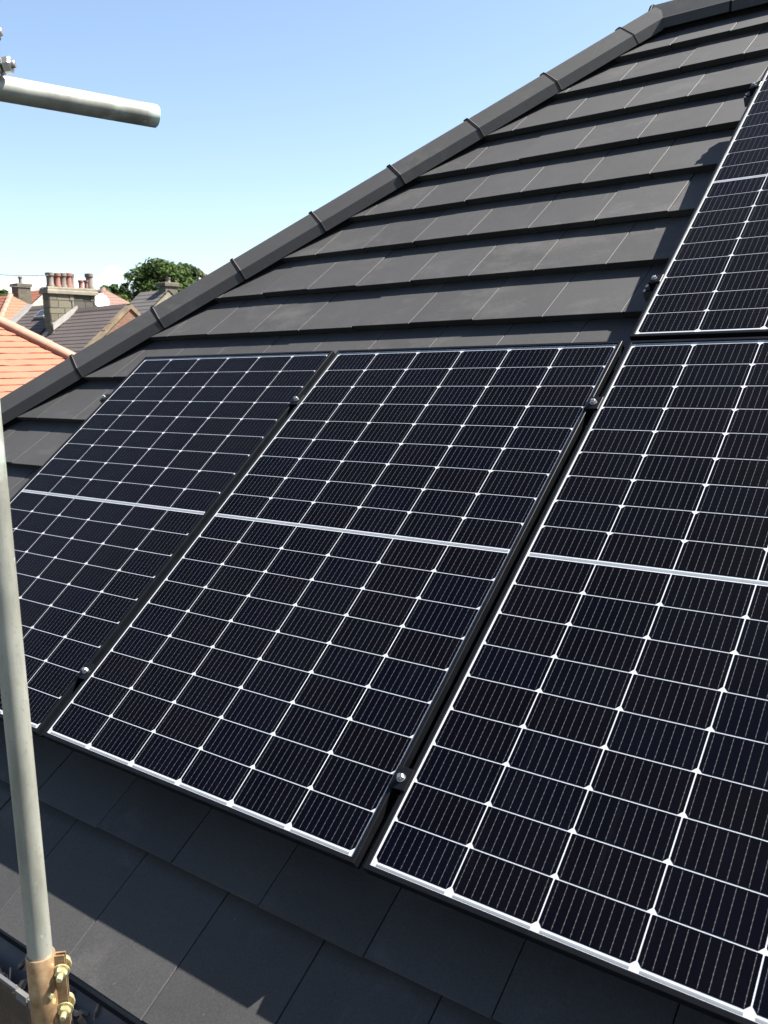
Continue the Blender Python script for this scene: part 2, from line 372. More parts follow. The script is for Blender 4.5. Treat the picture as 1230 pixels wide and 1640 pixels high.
# ------------------------------------------------------------------ ground
g = MB(); N = 40
g.poly([(-1500, -1500, 0), (1500, -1500, 0), (1500, 1500, 0), (-1500, 1500, 0)])
tag(g.build('ground', 'grass'), kind='structure')

# ------------------------------------------------------------------ our house
house = empty('house', (2.7, 3.8, 0)); HL = Vector((2.7, 3.8, 0))
tag(house, 'dark grey tiled house with the solar panels on its hipped roof', 'house')
NT = -0.130           # top of each tile's lower edge below the panel faces
STEP = 0.037; THK = 0.0352
HS = 0.757            # hip: run along u for each unit of v
def hip_u(v): return -2.166 + HS * (v - 1.458)
V_RIDGE = 4.72; V_EAVE = -0.452
U_R0 = hip_u(V_RIDGE); U_L = hip_u(V_EAVE); U_RR = 9.0 - (U_R0 - U_L); U_RE = 9.0
roofp = MB()
ND = NT - 0.05
E0 = r2w(U_L, V_EAVE, ND); E1 = r2w(U_RE, V_EAVE, ND); R0 = r2w(U_R0, V_RIDGE, ND); R1 = r2w(U_RR, V_RIDGE, ND)
B0 = Vector((E0.x, 2 * R0.y - E0.y, E0.z)); B1 = Vector((E1.x, B0.y, E1.z))
lo = lambda q: q - Vector((0, 0, 0.03))
roofp.poly([E0, E1, R1, R0]); roofp.poly([E0, R0, B0]); roofp.poly([B0, R0, R1, B1]); roofp.poly([E1, B1, R1]); roofp.poly([lo(E0), lo(B0), lo(B1), lo(E1)])
roof = roofp.build('roof', 'deck', house, loc=-HL)

def clip(poly, nx, ny, d):
    """keep nx*x+ny*y<=d"""
    o = []
    for i in range(len(poly)):
        a, b_ = poly[i], poly[(i + 1) % len(poly)]
        da, db = nx * a[0] + ny * a[1] - d, nx * b_[0] + ny * b_[1] - d
        if da <= 0: o.append(a)
        if (da < 0 < db) or (db < 0 < da):
            t = da / (da - db); o.append((a[0] + t * (b_[0] - a[0]), a[1] + t * (b_[1] - a[1])))
    return o
def inset(poly, e):
    n_ = len(poly); o = []
    for i in range(n_):
        p0, p1, p2 = Vector(poly[i - 1]), Vector(poly[i]), Vector(poly[(i + 1) % n_])
        d1, d2 = (p1 - p0), (p2 - p1)
        if d1.length < 1e-6 or d2.length < 1e-6: o.append(tuple(p1)); continue
        d1.normalize(); d2.normalize()
        n1, n2 = Vector((-d1.y, d1.x)), Vector((-d2.y, d2.x))
        k = 1 + n1.dot(n2)
        off = (n1 + n2) * (e / max(k, 0.35))
        o.append((p1.x + off.x, p1.y + off.y))
    return o
def tile_into(mb, poly, vf, gauge, org=(0, 0), bev=0.0013):
    """poly in (u,v), front edge at v=vf; coordinates relative to org at n=NT"""
    top = lambda v: -STEP * (v - vf) / gauge
    rb = [(x - org[0], max(y, vf + 0.014) - org[1], top(y) - THK) for x, y in poly]      # undercut nose
    r1 = [(x - org[0], y - org[1], top(y) - bev) for x, y in poly]
    ins = inset(poly, bev)
    r2 = [(x - org[0], y - org[1], top(y)) for x, y in ins]
    mb.rings([rb, r1], 0, None, True, False)
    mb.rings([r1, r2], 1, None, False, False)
    mb.poly(r2, 0)
VF = [-0.452, -0.143, 0.169, 0.481, 0.794, 1.106, 1.418, 1.730, 2.045, 2.360, 2.685, 3.012, 3.349, 3.690, 4.030, 4.353]
PH = {3.690: 0.142, 3.349: 0.016, 3.012: 0.177, 2.685: 0.050, 2.360: 0.212, 2.045: 0.078, -0.452: 0.135, -0.143: 0.260, 4.030: 0.006, 4.353: 0.165, 1.730: 0.24}
TW, TG = 0.300, 0.0028
PANX, PANY = 1.1578, 1.7657
def covered(u, v):
    if -1.02 < u < 2.15 and 0.16 < v < 1.32: return True
    if 1.28 < u < 2.15 and 1.6 < v < 3.05: return True
    return False
full = {}
hidden = MB(); ntile = 0
for ci, vf in enumerate(VF):
    gauge = (VF[ci + 1] - vf) if ci + 1 < len(VF) else 0.33
    ph = PH.get(vf, (0.10 if ci % 2 else 0.25))
    v1 = min(vf + gauge + 0.075, V_RIDGE - 0.02)
    k0 = int(math.floor((U_L - ph) / TW)) - 1
    for k in range(k0, int((U_RE - ph) / TW) + 1):
        u0 = ph + k * TW
        poly = [(u0 + TG / 2, vf), (u0 + TW - TG / 2, vf), (u0 + TW - TG / 2, v1), (u0 + TG / 2, v1)]
        whole = poly[3][0] > hip_u(v1) + 0.02 and poly[2][0] < U_RE - (v1 - V_EAVE) * HS
        if not whole:
            poly = clip(poly, -1, HS, -(-2.166 - HS * 1.458) - 0.012)
            if len(poly) >= 3: poly = clip(poly, 1, HS, U_RE + V_EAVE * HS)
            if len(poly) < 3: continue
            cu = sum(q[0] for q in poly) / len(poly)
            ar = 0.5 * abs(sum(poly[i - 1][0] * poly[i][1] - poly[i][0] * poly[i - 1][1] for i in range(len(poly))))
            if ar < 0.0025: continue
        cu, cv = u0 + TW / 2, vf + 0.16
        if cu > 3.2 or covered(cu, cv):
            tile_into(hidden, poly, vf, gauge, (0, 0)); continue
        jr = rng.normal(size=4)
        rot = (0.0014 * jr[0], 0.0022 * jr[1], 0.0022 * jr[2]); loc_n = NT + 0.0011 * jr[3]
        dv = 0.0028 * rng.normal()
        if whole:
            key = round(gauge, 3), round(v1 - vf, 3)
            if key not in full:
                mb = MB(); w2 = TW / 2 - TG / 2
                tile_into(mb, [(-w2, 0), (w2, 0), (w2, v1 - vf), (-w2, v1 - vf)], 0, gauge)
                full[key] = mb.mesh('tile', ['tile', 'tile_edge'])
            o = link('tile', full[key], roof)
        else:
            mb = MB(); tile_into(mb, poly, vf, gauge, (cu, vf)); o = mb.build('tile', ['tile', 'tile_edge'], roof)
        o.matrix_local = RM @ Matrix.Translation((cu, vf + dv, loc_n)) @ Euler(rot).to_matrix().to_4x4(); ntile += 1
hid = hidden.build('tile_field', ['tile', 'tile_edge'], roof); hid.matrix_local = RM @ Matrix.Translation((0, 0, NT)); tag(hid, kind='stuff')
# stepped courses of the three slopes that the photograph does not show
def course_slope(mb, a, b_, c, d, nc, step=0.024):
    """eave a-b, top d-c"""
    a, b_, c, d = map(Vector, (a, b_, c, d)); nrm = (b_ - a).cross(d - a).normalized()
    for i in range(nc):
        t0, t1 = i / nc, min(1, (i + 1.15) / nc)
        p = [a.lerp(d, t0), b_.lerp(c, t0), b_.lerp(c, t1), a.lerp(d, t1)]
        up0, up1 = nrm * step * 1.9, nrm * step * 0.8
        top = [p[0] + up0, p[1] + up0, p[2] + up1, p[3] + up1]
        mb.hexa([tuple(q) for q in p + top])
sl3 = MB()
course_slope(sl3, B0, E0, R0, R0, 15); course_slope(sl3, E1, B1, R1, R1, 15); course_slope(sl3, B1, B0, R0, R1, 15)
tag(sl3.build('tile_course', 'tile', roof), kind='stuff')
# hip and ridge tiles
def capping(name_axis0, name_axis1, nA, nB, length, phase, nmax=None, first=None):
    """angular capping tiles along the line a->b; nA, nB outward normals of both slopes"""
    a, b_ = Vector(name_axis0), Vector(name_axis1)
    d = (b_ - a).normalized(); up = (Vector((0, 0, 1)) - d * d.z).normalized(); lat = d.cross(up)   # lat: to the right looking up the line
    if nA.dot(lat) < 0: nA, nB = nB, nA
    surf = lambda x: (-x * nA.dot(lat) / nA.dot(up)) if x > 0 else (-x * nB.dot(lat) / nB.dot(up))
    fr = Matrix((d, -lat, up)).transposed().to_4x4()
    W, K, KH, T, H = 0.124, 0.118, 0.056, 0.032, 0.080
    def prof(sc=0.0, dz=0.0):
        base = min(surf(W), surf(-W)) + 0.016 + dz; t_ = H + sc + dz
        kz = base + KH + sc * 0.5
        o_ = [(W + sc, base), (K + sc, kz - 0.004), (K + sc - 0.004, kz), (T + sc * 0.5, t_ - 0.002), (T - 0.006, t_)]
        i_ = [(W - 0.014, base), (K - 0.012, kz - 0.014), (T - 0.006, t_ - 0.018)]
        return o_ + [(-x, z) for x, z in o_[::-1]] + [(-x, z) for x, z in i_] + i_[::-1]
    L_ = (b_ - a).length; s = phase; i = 0
    gap = 0.011
    mt_ = MB(); ln = length - gap
    mt_.rings([[(x, -y, z) for y, z in prof(dz=(0.0 if x else 0.004))] for x in (0.0, 0.004, ln)])
    me_t = mt_.mesh('hip_tile', 'hip')
    mj = MB(); mj.rings([[(x, -y, z) for y, z in prof(0.0012, 0.0)] for x in (-gap - 0.0005, 0.0005)])
    # small clip on the crown of the joint
    tz = prof()[4][1]
    mj.box((-gap - 0.002, -0.016, tz + 0.002), (0.004, 0.016, tz + 0.009))
    me_j = mj.mesh('joint_seal', 'black_rubber')
    roll = MB()
    q0 = min(surf(W), surf(-W))
    roll.rings([[(x, -0.092, q0 - 0.02), (x, -0.092, q0 + 0.04), (x, 0.092, q0 + 0.04), (x, 0.092, q0 - 0.02)] for x in (0, L_)])
    o = roll.build('dry_roll', 'black_rubber', roof); mm = fr.copy(); mm.translation = a; o.matrix_local = mm
    while s + length * 0.3 < L_:
        leng = min(length, L_ - s)
        for nm, me in ((('ridge_tile' if abs(d.z) < 0.01 else 'hip_tile'), me_t), ('joint_seal', me_j)):
            o = link(nm, me, roof); mm = fr.copy(); mm.translation = a + d * s
            sc = Matrix.Scale((leng - gap) / ln, 4, (1, 0, 0)) if (me is me_t and leng < length - 0.001) else Matrix.Identity(4)
            jit = Euler((rng.normal() * 0.006, rng.normal() * 0.002, rng.normal() * 0.002)).to_matrix().to_4x4()
            o.matrix_local = mm @ jit @ sc
        s += length
NAX = -0.138
nF = (RM.to_3x3() @ Vector((0, 0, 1)))
hA = r2w(hip_u(V_EAVE - 0.05), V_EAVE - 0.05, NAX); hB = r2w(U_R0, V_RIDGE, NAX)
nH = (B0 - E0).cross(R0 - E0).normalized(); nH = nH if nH.z > 0 else -nH
hl = (hB - hA).length
vj = 1.375                                          # a joint that the photograph shows
hd = math.hypot(1, HS)
ph = ((vj + 0.04) - (V_EAVE - 0.05)) * hd; LH = 0.489
capping(hA, hB, nF, nH, LH, ph % LH - LH if ph % LH > 0.02 else 0)
nBk = Vector((nF.x, -nF.y, nF.z))
rA = r2w(U_R0 - 0.04, V_RIDGE, NAX); rB = r2w(U_RR, V_RIDGE, NAX)
capping(rA + Vector((0, 0, 0.006)), rB + Vector((0, 0, 0.006)), nF, nBk, 0.45, 0.0)
mir = lambda q: Vector((E0.x + E1.x - q.x, q.y, q.z))
capping(mir(hA), mir(hB), nF, Vector((-nH.x, nH.y, nH.z)), LH, 0.0)
bk = lambda q: Vector((q.x, 2 * R0.y - q.y, q.z))
capping(bk(hA), bk(hB), nBk, nH, LH, 0.0)
# walls, soffit, fascia, gutter
ez = E0.z
wl = MB(); x0, x1, y0, y1 = E0.x + 0.33, E1.x - 0.33, E0.y + 0.33, B0.y - 0.33
wl.box((x0, y0, -0.1), (x1, y1, ez - 0.14)); wl.build('wall', 'brick', house, loc=-HL)
fa = MB()
for (a0, a1) in (((E0.x + 0.045, E0.y + 0.045), (E1.x - 0.045, E0.y + 0.07)), ((E0.x + 0.045, B0.y - 0.07), (E1.x - 0.045, B0.y - 0.045)),
                 ((E0.x + 0.045, E0.y + 0.07), (E0.x + 0.07, B0.y - 0.07)), ((E1.x - 0.07, E0.y + 0.07), (E1.x - 0.045, B0.y - 0.07))):
    fa.box((a0[0], a0[1], ez - 0.22), (a1[0], a1[1], ez - 0.035))
fa.build('fascia', 'gutter_plastic', house, loc=-HL)
sf = MB(); sf.box((E0.x + 0.072, E0.y + 0.072, ez - 0.212), (E1.x - 0.072, B0.y - 0.072, ez - 0.20)); sf.build('soffit', 'white_paint', house, loc=-HL)
gu = MB(); gy, gz, gr = -0.2825, 4.962, 0.054
out_p = [(gy + gr * math.cos(a), gz + gr * math.sin(a) * 1.0) for a in np.linspace(math.pi, 2 * math.pi, 13)]
inn_p = [(gy + (gr - 0.004) * math.cos(a), gz + (gr - 0.004) * math.sin(a)) for a in np.linspace(2 * math.pi, math.pi, 13)]
lip = [(gy - gr - 0.005, gz - 0.006), (gy - gr - 0.005, gz + 0.004)]
pr = lip[::-1] and ([(gy - gr - 0.005, gz + 0.003), (gy - gr - 0.005, gz - 0.006)] + out_p[1:] + inn_p[:-1] + [(gy - gr + 0.004, gz + 0.003)])
gu.rings([[(x, y, z) for y, z in pr] for x in (U_L - 0.05, U_RE + 0.05)])
gut = gu.build('gutter', 'gutter_plastic', house, True, loc=-HL)
ub = MB()
br = gr + 0.006
bp = [(gy + br * math.cos(a), gz + br * math.sin(a)) for a in np.linspace(math.pi, 1.85 * math.pi, 12)]
bi = [(gy + (br - 0.003) * math.cos(a), gz + (br - 0.003) * math.sin(a)) for a in np.linspace(1.85 * math.pi, math.pi, 12)]
bpr = [(gy - br - 0.006, gz + 0.010), (gy - br - 0.006, gz - 0.012)] + bp[1:] + bi[:-1] + [(gy - gr - 0.002, gz + 0.010)]
for xa, xb in ((0.36, 0.405), (0.412, 0.47)):
    ub.rings([[(x, y, z) for y, z in bpr] for x in (xa, xb)])
ub.build('gutter_bracket', 'grey_plastic', gut, True)
lt = MB()
for i in range(150):
    x = rng.uniform(0.2, 1.6); a = rng.uniform(1.2, 1.8) * math.pi; s = rng.uniform(0.006, 0.02)
    c = Vector((x, gy + (gr - 0.008) * math.cos(a), gz + (gr - 0.012) * math.sin(a)))
    e1 = Vector(rng.normal(size=3)).normalized() * s; e2 = Vector(rng.normal(size=3)).normalized() * s * 0.6; e3 = e1.cross(e2).normalized() * 0.002
    P = [c - e1 - e2, c + e1 - e2, c + e1 + e2, c - e1 + e2]
    lt.hexa([tuple(q - e3) for q in P] + [tuple(q + e3) for q in P])
tag(lt.build('leaf_litter', 'litter', gut), kind='stuff')

# ------------------------------------------------------------------ solar panels
CW, CH, GW, GH, MID, MV, MH = 0.1812, 0.0902, 0.0028, 0.0024, 0.0144, 0.0115, 0.0054
AW, AH, LIP = 1.112, 1.7006, 0.011
# cell: two chamfered corners on its lower side
def cell_mesh():
    mb = MB(); x, y, c = CW / 2, CH / 2, 0.0085
    ring = [(-x + c, -y), (x - c, -y), (x, -y + c), (x, y - 0.0012), (x - 0.0012, y), (-x + 0.0012, y), (-x, y - 0.0012), (-x, -y + c)]
    mb.rings([[(a, b_, 0) for a, b_ in ring], [(a, b_, 0.0003) for a, b_ in ring]])
    return mb.mesh('solar_cell', 'cell')
CELL = cell_mesh()
def frame_mesh():
    mb = MB()
    prf = [(0, -0.030), (0, -0.0012), (0.0012, 0), (0.0105, 0), (0.011, -0.0006), (0.011, -0.0062), (0.0016, -0.0064), (0.0016, -0.0284), (0.024, -0.0284), (0.024, -0.030)]
    X0, Y0, X1, Y1 = -LIP, -LIP, AW + LIP, AH + LIP
    R_ = []
    for cx, cy, sx_, sy_ in ((X0, Y0, 1, 1), (X1, Y0, -1, 1), (X1, Y1, -1, -1), (X0, Y1, 1, -1)):
        R_.append([(cx + sx_ * d_, cy + sy_ * d_, z) for d_, z in prf])
    k = len(mb.v); n_ = len(prf)
    for r_ in R_: mb.v += r_
    for j in range(4):
        for i in range(n_):
            a = k + j * n_ + i; b_ = k + j * n_ + (i + 1) % n_; a2 = k + ((j + 1) % 4) * n_ + i; b2 = k + ((j + 1) % 4) * n_ + (i + 1) % n_
            mb.f.append((a, a2, b2, b_)); mb.m.append(0)
    return mb.mesh('frame', 'frame')
FRAME = frame_mesh()
mb = MB(); mb.box((-0.008, -0.008, -0.0059), (AW + 0.008, AH + 0.008, -0.0049)); BACK = mb.mesh('backsheet', 'backsheet')
mb = MB(); mb.poly([(-0.0095, -0.0095, -0.0022), (AW + 0.0095, -0.0095, -0.0022), (AW + 0.0095, AH + 0.0095, -0.0022), (-0.0095, AH + 0.0095, -0.0022)]); GLASS = mb.mesh('glass', 'glass')
mb = MB(); mb.box((-0.083, -0.0023, 0), (0.083, 0.0023, 0.0003)); RIB = mb.mesh('bus_ribbon', 'ribbon')
mb = MB(); mb.box((0.008, -0.0036, 0), (AW - 0.008, 0.0036, 0.0003)); RIBM = mb.mesh('bus_ribbon', 'ribbon')
def row_y(i):      # centre of row i counted from the bottom
    half = i // 9; k = i % 9
    if half == 0: return AH / 2 - MID / 2 - CH / 2 - (8 - k) * (CH + GH)
    return AH / 2 + MID / 2 + CH / 2 + k * (CH + GH)
def solar_panel(u, v, label):
    t = empty('solar_panel', r2w(u, v, 0), ROT)
    tag(t, label, 'solar panel', 'solar panels on the dark tiled roof')
    link('frame', FRAME, t); bs = link('backsheet', BACK, t); link('glass', GLASS, t)
    for i in range(18):
        for j in range(6):
            o = link('solar_cell', CELL, t, (MH + CW / 2 + j * (CW + GW), row_y(i), -0.0048), (0, 0, math.pi if i >= 9 else 0))
    for j in range(6):
        x = MH + CW / 2 + j * (CW + GW)
        link('bus_ribbon', RIB, t, (x, 0.0052, -0.0048)); link('bus_ribbon', RIB, t, (x, AH - 0.0052, -0.0048))
    link('bus_ribbon', RIBM, t, (0, AH / 2, -0.0048))
    return t
solar_panel(-PANX, 0, 'leftmost solar panel of the lower row, nearest the sloping hip tiles')
solar_panel(0, 0, 'middle solar panel of the lower row, the only one seen whole')
solar_panel(PANX, -0.001, 'right-hand solar panel of the lower row, nearest the camera, below another panel')
p4 = solar_panel(PANX - 0.0075, 1.743, 'upper solar panel against the right edge, above the lower row')
p4.scale = (1, 1.035, 1)                      # a slightly taller module than the three below
# rails with hooks
def rail(u0, u1, v, label):
    t = empty('mounting_rail', r2w(u0, v, -0.07), ROT)
    mb = MB(); Ln = u1 - u0
    prf = [(-0.02, 0), (0.02, 0), (0.02, 0.0385), (0.006, 0.0385), (0.006, 0.028), (-0.006, 0.028), (-0.006, 0.0385), (-0.02, 0.0385)]
    mb.rings([[(x, a, z) for a, z in prf] for x in (0, Ln)]); mb.build('bar', 'rail', t)
    k = max(2, int(Ln / 1.0) + 1)
    for i in range(k):
        x = 0.25 + i * (Ln - 0.5) / (k - 1)
        h = MB(); h.box((x - 0.016, 0.021, -0.052), (x + 0.016, 0.027, 0.03)); h.box((x - 0.016, 0.021, -0.0585), (x + 0.016, 0.16, -0.0525))
        h.build('roof_hook', 'steel', t)
    tag(t, label, 'rail', 'mounting rails under the panels')
rail(-1.205, 2.31, 0.195, 'low mounting rail hidden under the bottom of the lower row of panels')
rail(-1.215, 2.31, 1.420, 'mounting rail under the upper part of the lower row of panels')
rail(1.085, 2.31, 2.031, 'mounting rail showing its end under the bottom of the upper panel')
rail(1.085, 2.31, 3.350, 'mounting rail showing its end under the top of the upper panel')
def hexbolt(mb, c, r, h, mi=1):
    mb.rings([[(c[0] + q * math.cos(a), c[1] + q * math.sin(a), c[2] + z) for a in np.linspace(0, 2 * math.pi, 7)[:-1]] for q, z in ((r, 0), (r, h * 0.8), (r * 0.8, h))], mi)
def mid_clamp(u, v, label):
    t = empty('mid_clamp', r2w(u, v, 0), ROT)
    mb = MB(); mb.bbox((-0.0215, -0.026, 0.0006), (0.0215, 0.026, 0.0046), 0.0012); mb.box((-0.0105, -0.026, -0.031), (-0.0075, 0.026, 0.0006)); mb.box((0.0075, -0.026, -0.031), (0.0105, 0.026, 0.0006))
    mb.build('clamp_body', 'frame', t)
    b_ = MB(); b_.tube((0, 0, 0.0046), (0, 0, 0.0062), 0.0105, seg=20, mi=0); hexbolt(b_, (0, 0, 0.0062), 0.0078, 0.0075, 0); b_.tube((0, 0, 0.012), (0, 0, 0.0165), 0.0055, seg=14)
    b_.tube((0, 0, -0.03), (0, 0, 0.0046), 0.004, seg=10); b_.build('bolt', 'steel', t)
    tag(t, label, 'clamp', 'clamps holding the panels')
mid_clamp(-0.0229, 0.203, 'lower clamp with bolt in the gap between the left and middle panels')
mid_clamp(-0.0229, 1.420, 'upper clamp with bolt in the gap between the left and middle panels')
mid_clamp(1.1349, 0.190, 'lower clamp with round bolt between the middle and right-hand panels')
mid_clamp(1.1349, 1.420, 'upper clamp with bolt between the middle and right-hand panels')
def end_clamp(u, v, label):
    t = empty('end_clamp', r2w(u, v, 0), ROT)
    mb = MB(); mb.bbox((-0.012, -0.02, 0.0006), (0.009, 0.02, 0.004), 0.0012); mb.box((-0.030, -0.02, -0.0312), (-0.0025, 0.02, 0.0006)); mb.box((-0.045, -0.02, -0.0312), (-0.030, 0.02, -0.027))
    mb.build('clamp_body', 'frame', t)
    b_ = MB(); b_.tube((-0.016, 0, 0.0006), (-0.016, 0, 0.005), 0.009, seg=18); hexbolt(b_, (-0.016, 0, 0.005), 0.0068, 0.007, 0); b_.build('bolt', 'steel', t)
    tag(t, label, 'clamp', 'clamps holding the panels')
end_clamp(-PANX - LIP, 1.424, 'small end clamp on the left edge of the leftmost panel')
end_clamp(PANX - LIP - 0.0061, 2.031, 'end clamp with shiny bolt low on the left edge of the upper panel')
end_clamp(PANX - LIP - 0.0061, 3.352, 'end clamp high on the left edge of the upper panel, near the right border')

# ------------------------------------------------------------------ scaffold
PX, PY = 0.636, -0.430
t = empty('scaffold_pole', (PX, PY, 5.157)); mb = MB(); mb.tube((0, 0, 0), (0, 0, 2.35), 0.02415, seg=40, hollow=0.004); mb.build('tube', 'galvanised', t, True)
tag(t, 'grey galvanised upright scaffold pole in front of the roof at the left', 'pole')
t = empty('scaffold_pole', (PX, PY, 0)); mb = MB(); mb.tube((0, 0, 0.006), (0, 0, 5.153), 0.02415, seg=40, hollow=0.004); mb.build('tube', 'galvanised', t, True)
mb = MB(); mb.box((-0.075, -0.075, 0), (0.075, 0.075, 0.006)); mb.build('base_plate', 'galvanised', t)
tag(t, 'lower scaffold pole just showing beneath the coppery sleeve, beside the gutter', 'pole')
# sleeve coupler: two half shells with flanges and bolts on the image-right side
t = empty('sleeve_coupler', (PX, PY, 5.066))
ang = math.atan2(0.62, 0.62)                          # flange direction, seen to the right of the pole
SH = 0.168
mb = MB(); seg = 44
prf_o, prf_i = 0.0288, 0.0248
rr = []
for z, ro in ((0, prf_o - 0.001), (0.002, prf_o), (SH - 0.002, prf_o), (SH, prf_o - 0.001)):
    rr.append([(ro * math.cos(a), ro * math.sin(a), z) for a in np.linspace(0, 2 * math.pi, seg + 1)[:-1]])
rr2 = [[(prf_i * math.cos(a), prf_i * math.sin(a), z) for a in np.linspace(0, 2 * math.pi, seg + 1)[:-1]] for z in (SH, 0)]
mb.rings(rr + rr2 + [rr[0]], 0, None, False, False); mb.build('sleeve', 'passivated', t, True)
FM = Matrix.Rotation(ang, 4, 'Z')
fl = MB(); fl.bbox((0.024, 0.0035, 0.004), (0.048, 0.0075, SH - 0.004), 0.0015, 0, FM); fl.bbox((0.024, -0.0075, 0.004), (0.048, -0.0035, SH - 0.004), 0.0015, 0, FM)
fl.build('flange', 'passivated', t)
lo_ = FM @ Matrix.Rotation(0.25, 4, 'Z')
for zc in (0.045, 0.132):
    bo = MB()
    c0, c1 = FM @ Vector((0.041, 0.026, zc)), FM @ Vector((0.041, -0.036, zc - 0.004))
    d_ = (c1 - c0).normalized()
    bo.tube(c0, c1, 0.0062, seg=14, ring_bev=0.0012)
    nut = FM @ Vector((0.041, -0.010, zc - 0.002)); nut2 = FM @ Vector((0.041, -0.022, zc - 0.003))
    bo.tube(nut, nut2, 0.0125, seg=6, ring_bev=0.0018); bo.tube(FM @ Vector((0.041, -0.0075, zc - 0.0016)), nut, 0.0165, seg=18)
    bo.tube(FM @ Vector((0.041, 0.0075, zc)), FM @ Vector((0.041, 0.012, zc)), 0.0165, seg=18, ring_bev=0.001); bo.tube(FM @ Vector((0.041, 0.012, zc)), c0, 0.012, seg=14, ring_bev=0.003)
    bo.build('bolt', 'zinc_yellow', t, True)
for a_ in (-1.75,):
    rv = MB(); c0 = FM @ (Matrix.Rotation(a_ + 0.9, 4, 'Z') @ Vector((0.028, 0, 0.085))); rv.tube(c0, c0 * 1.0 + (c0 - Vector((0, 0, c0.z))).normalized() * 0.005, 0.006, 0.0045, 12); rv.build('rivet', 'zinc_yellow', t, True)
tag(t, 'coppery sleeve coupler with yellow bolts clamped round the scaffold pole', 'coupler')
# horizontal tube running in over the roof
d0 = 1.63
A = at_depth(0, 141, d0); B = at_z(249, 186, A.z); dr = (B - A).normalized()
S = A - dr * 0.9
t = empty('scaffold_tube', S); mb = MB(); mb.tube((0, 0, 0), tuple(B - S), 0.0229, seg=40, hollow=0.004, ring_bev=0.001); mb.build('tube', 'galvanised', t, True)
tag(t, 'pale horizontal scaffold tube with open end against the sky at top left', 'tube')
# right-angle coupler joining it to the pole
t0 = (Vector((PX, PY, 0)) - Vector((A.x, A.y, 0))).dot(dr)
J = A + dr * t0
t = empty('scaffold_coupler', (PX, PY, A.z))
mb = MB(); seg = 28
def shell(mb, c, axis, ro, ri, ln):
    q = Vector(axis).to_track_quat('Z', 'Y')
    R_ = []
    for r_, z in ((ro, -ln / 2), (ro, ln / 2), (ri, ln / 2), (ri, -ln / 2), (ro, -ln / 2)):
        R_.append([tuple(Vector(c) + q @ Vector((r_ * math.cos(a), r_ * math.sin(a), z))) for a in np.linspace(0, 2 * math.pi, seg + 1)[:-1]])
    mb.rings(R_, 0, None, False, False)
jl = J - Vector((PX, PY, A.z))
shell(mb, (0, 0, 0), (0, 0, 1), 0.0285, 0.0246, 0.05); shell(mb, jl, dr, 0.0285, 0.0246, 0.05)
mb.build('coupler_body', 'galvanised', t, True)
loc = Vector((PX, PY, A.z))
for (px, py), (qx, qy), dd in (((-40, 112), (22, 103), 1.60), ((-60, 58), (1, 51), 1.60)):
    p0, p1 = at_depth(px, py, dd) - loc, at_depth(qx, qy, dd) - loc
    d_ = (p1 - p0).normalized(); bo = MB()
    bo.tube(p0, p1 + d_ * 0.003, 0.007, seg=14, ring_bev=0.001); bo.tube(p1 - d_ * 0.02, p1 - d_ * 0.003, 0.0145, seg=6, ring_bev=0.003); bo.tube(p1 - d_ * 0.026, p1 - d_ * 0.0205, 0.016, seg=18)
    bo.build('bolt', 'steel', t, True)
ar = MB(); ar.sweep([tuple(at_depth(-40, 112, 1.6) - loc), tuple(at_depth(-52, 85, 1.6) - loc), tuple(at_depth(-60, 58, 1.6) - loc)], 0.012, 10); ar.build('flap', 'galvanised', t, True)
tag(t, 'steel scaffold coupler whose bolts poke in above the horizontal tube', 'coupler')

# ------------------------------------------------------------------ neighbouring houses
def gable_slopes(mb, x0, x1, yr, zr, run, ze, courses, step=0.02):
    course_slope(mb, (x0, yr - run, ze), (x1, yr - run, ze), (x1, yr, zr), (x0, yr, zr), courses, step)
    course_slope(mb, (x1, yr + run, ze), (x0, yr + run, ze), (x0, yr, zr), (x1, yr, zr), courses, step)
def gable_body(x0, x1, yr, zr, run, ze, inn=0.12):
    mb = MB(); rt = zr - (inn + 0.08) * (zr - ze) / run * 0 - 0.12; r2 = run - 0.25; ze2 = zr - 0.12 - (zr - ze) / run * r2
    sec = [(yr - r2, -0.1), (yr + r2, -0.1), (yr + r2, ze2), (yr, rt), (yr - r2, ze2)]
    mb.rings([[(x, y, z) for y, z in sec] for x in (x0, x1)]); return mb
def windows(t, face_x, ys, zs, wy=1.0, hz=1.4, frame='white_paint'):
    for y in ys:
        for z in zs:
            m1 = MB(); m1.box((face_x, y - wy / 2 - 0.07, z - 0.07), (face_x + 0.04, y + wy / 2 + 0.07, z + hz + 0.07)); f = m1.build('window', frame, t)
            m2 = MB()
            for s_ in (-1, 1): m2.box((face_x + 0.041, y + (s_ - 1) * wy / 4 + 0.02, z), (face_x + 0.05, y + (s_ + 1) * wy / 4 - 0.02, z + hz))
            m2.build('pane', 'window_glass', f)
def pot(mb, c, r, h):
    R_ = [(r * 0.95, 0), (r * 0.95, h * 0.12), (r * 0.8, h * 0.2), (r * 0.78, h * 0.72), (r, h * 0.8), (r * 1.02, h), (r * 0.72, h), (r * 0.68, h * 0.5)]
    mb.rings([[(c[0] + q * math.cos(a), c[1] + q * math.sin(a), c[2] + z) for a in np.linspace(0, 2 * math.pi, 15)[:-1]] for q, z in R_])

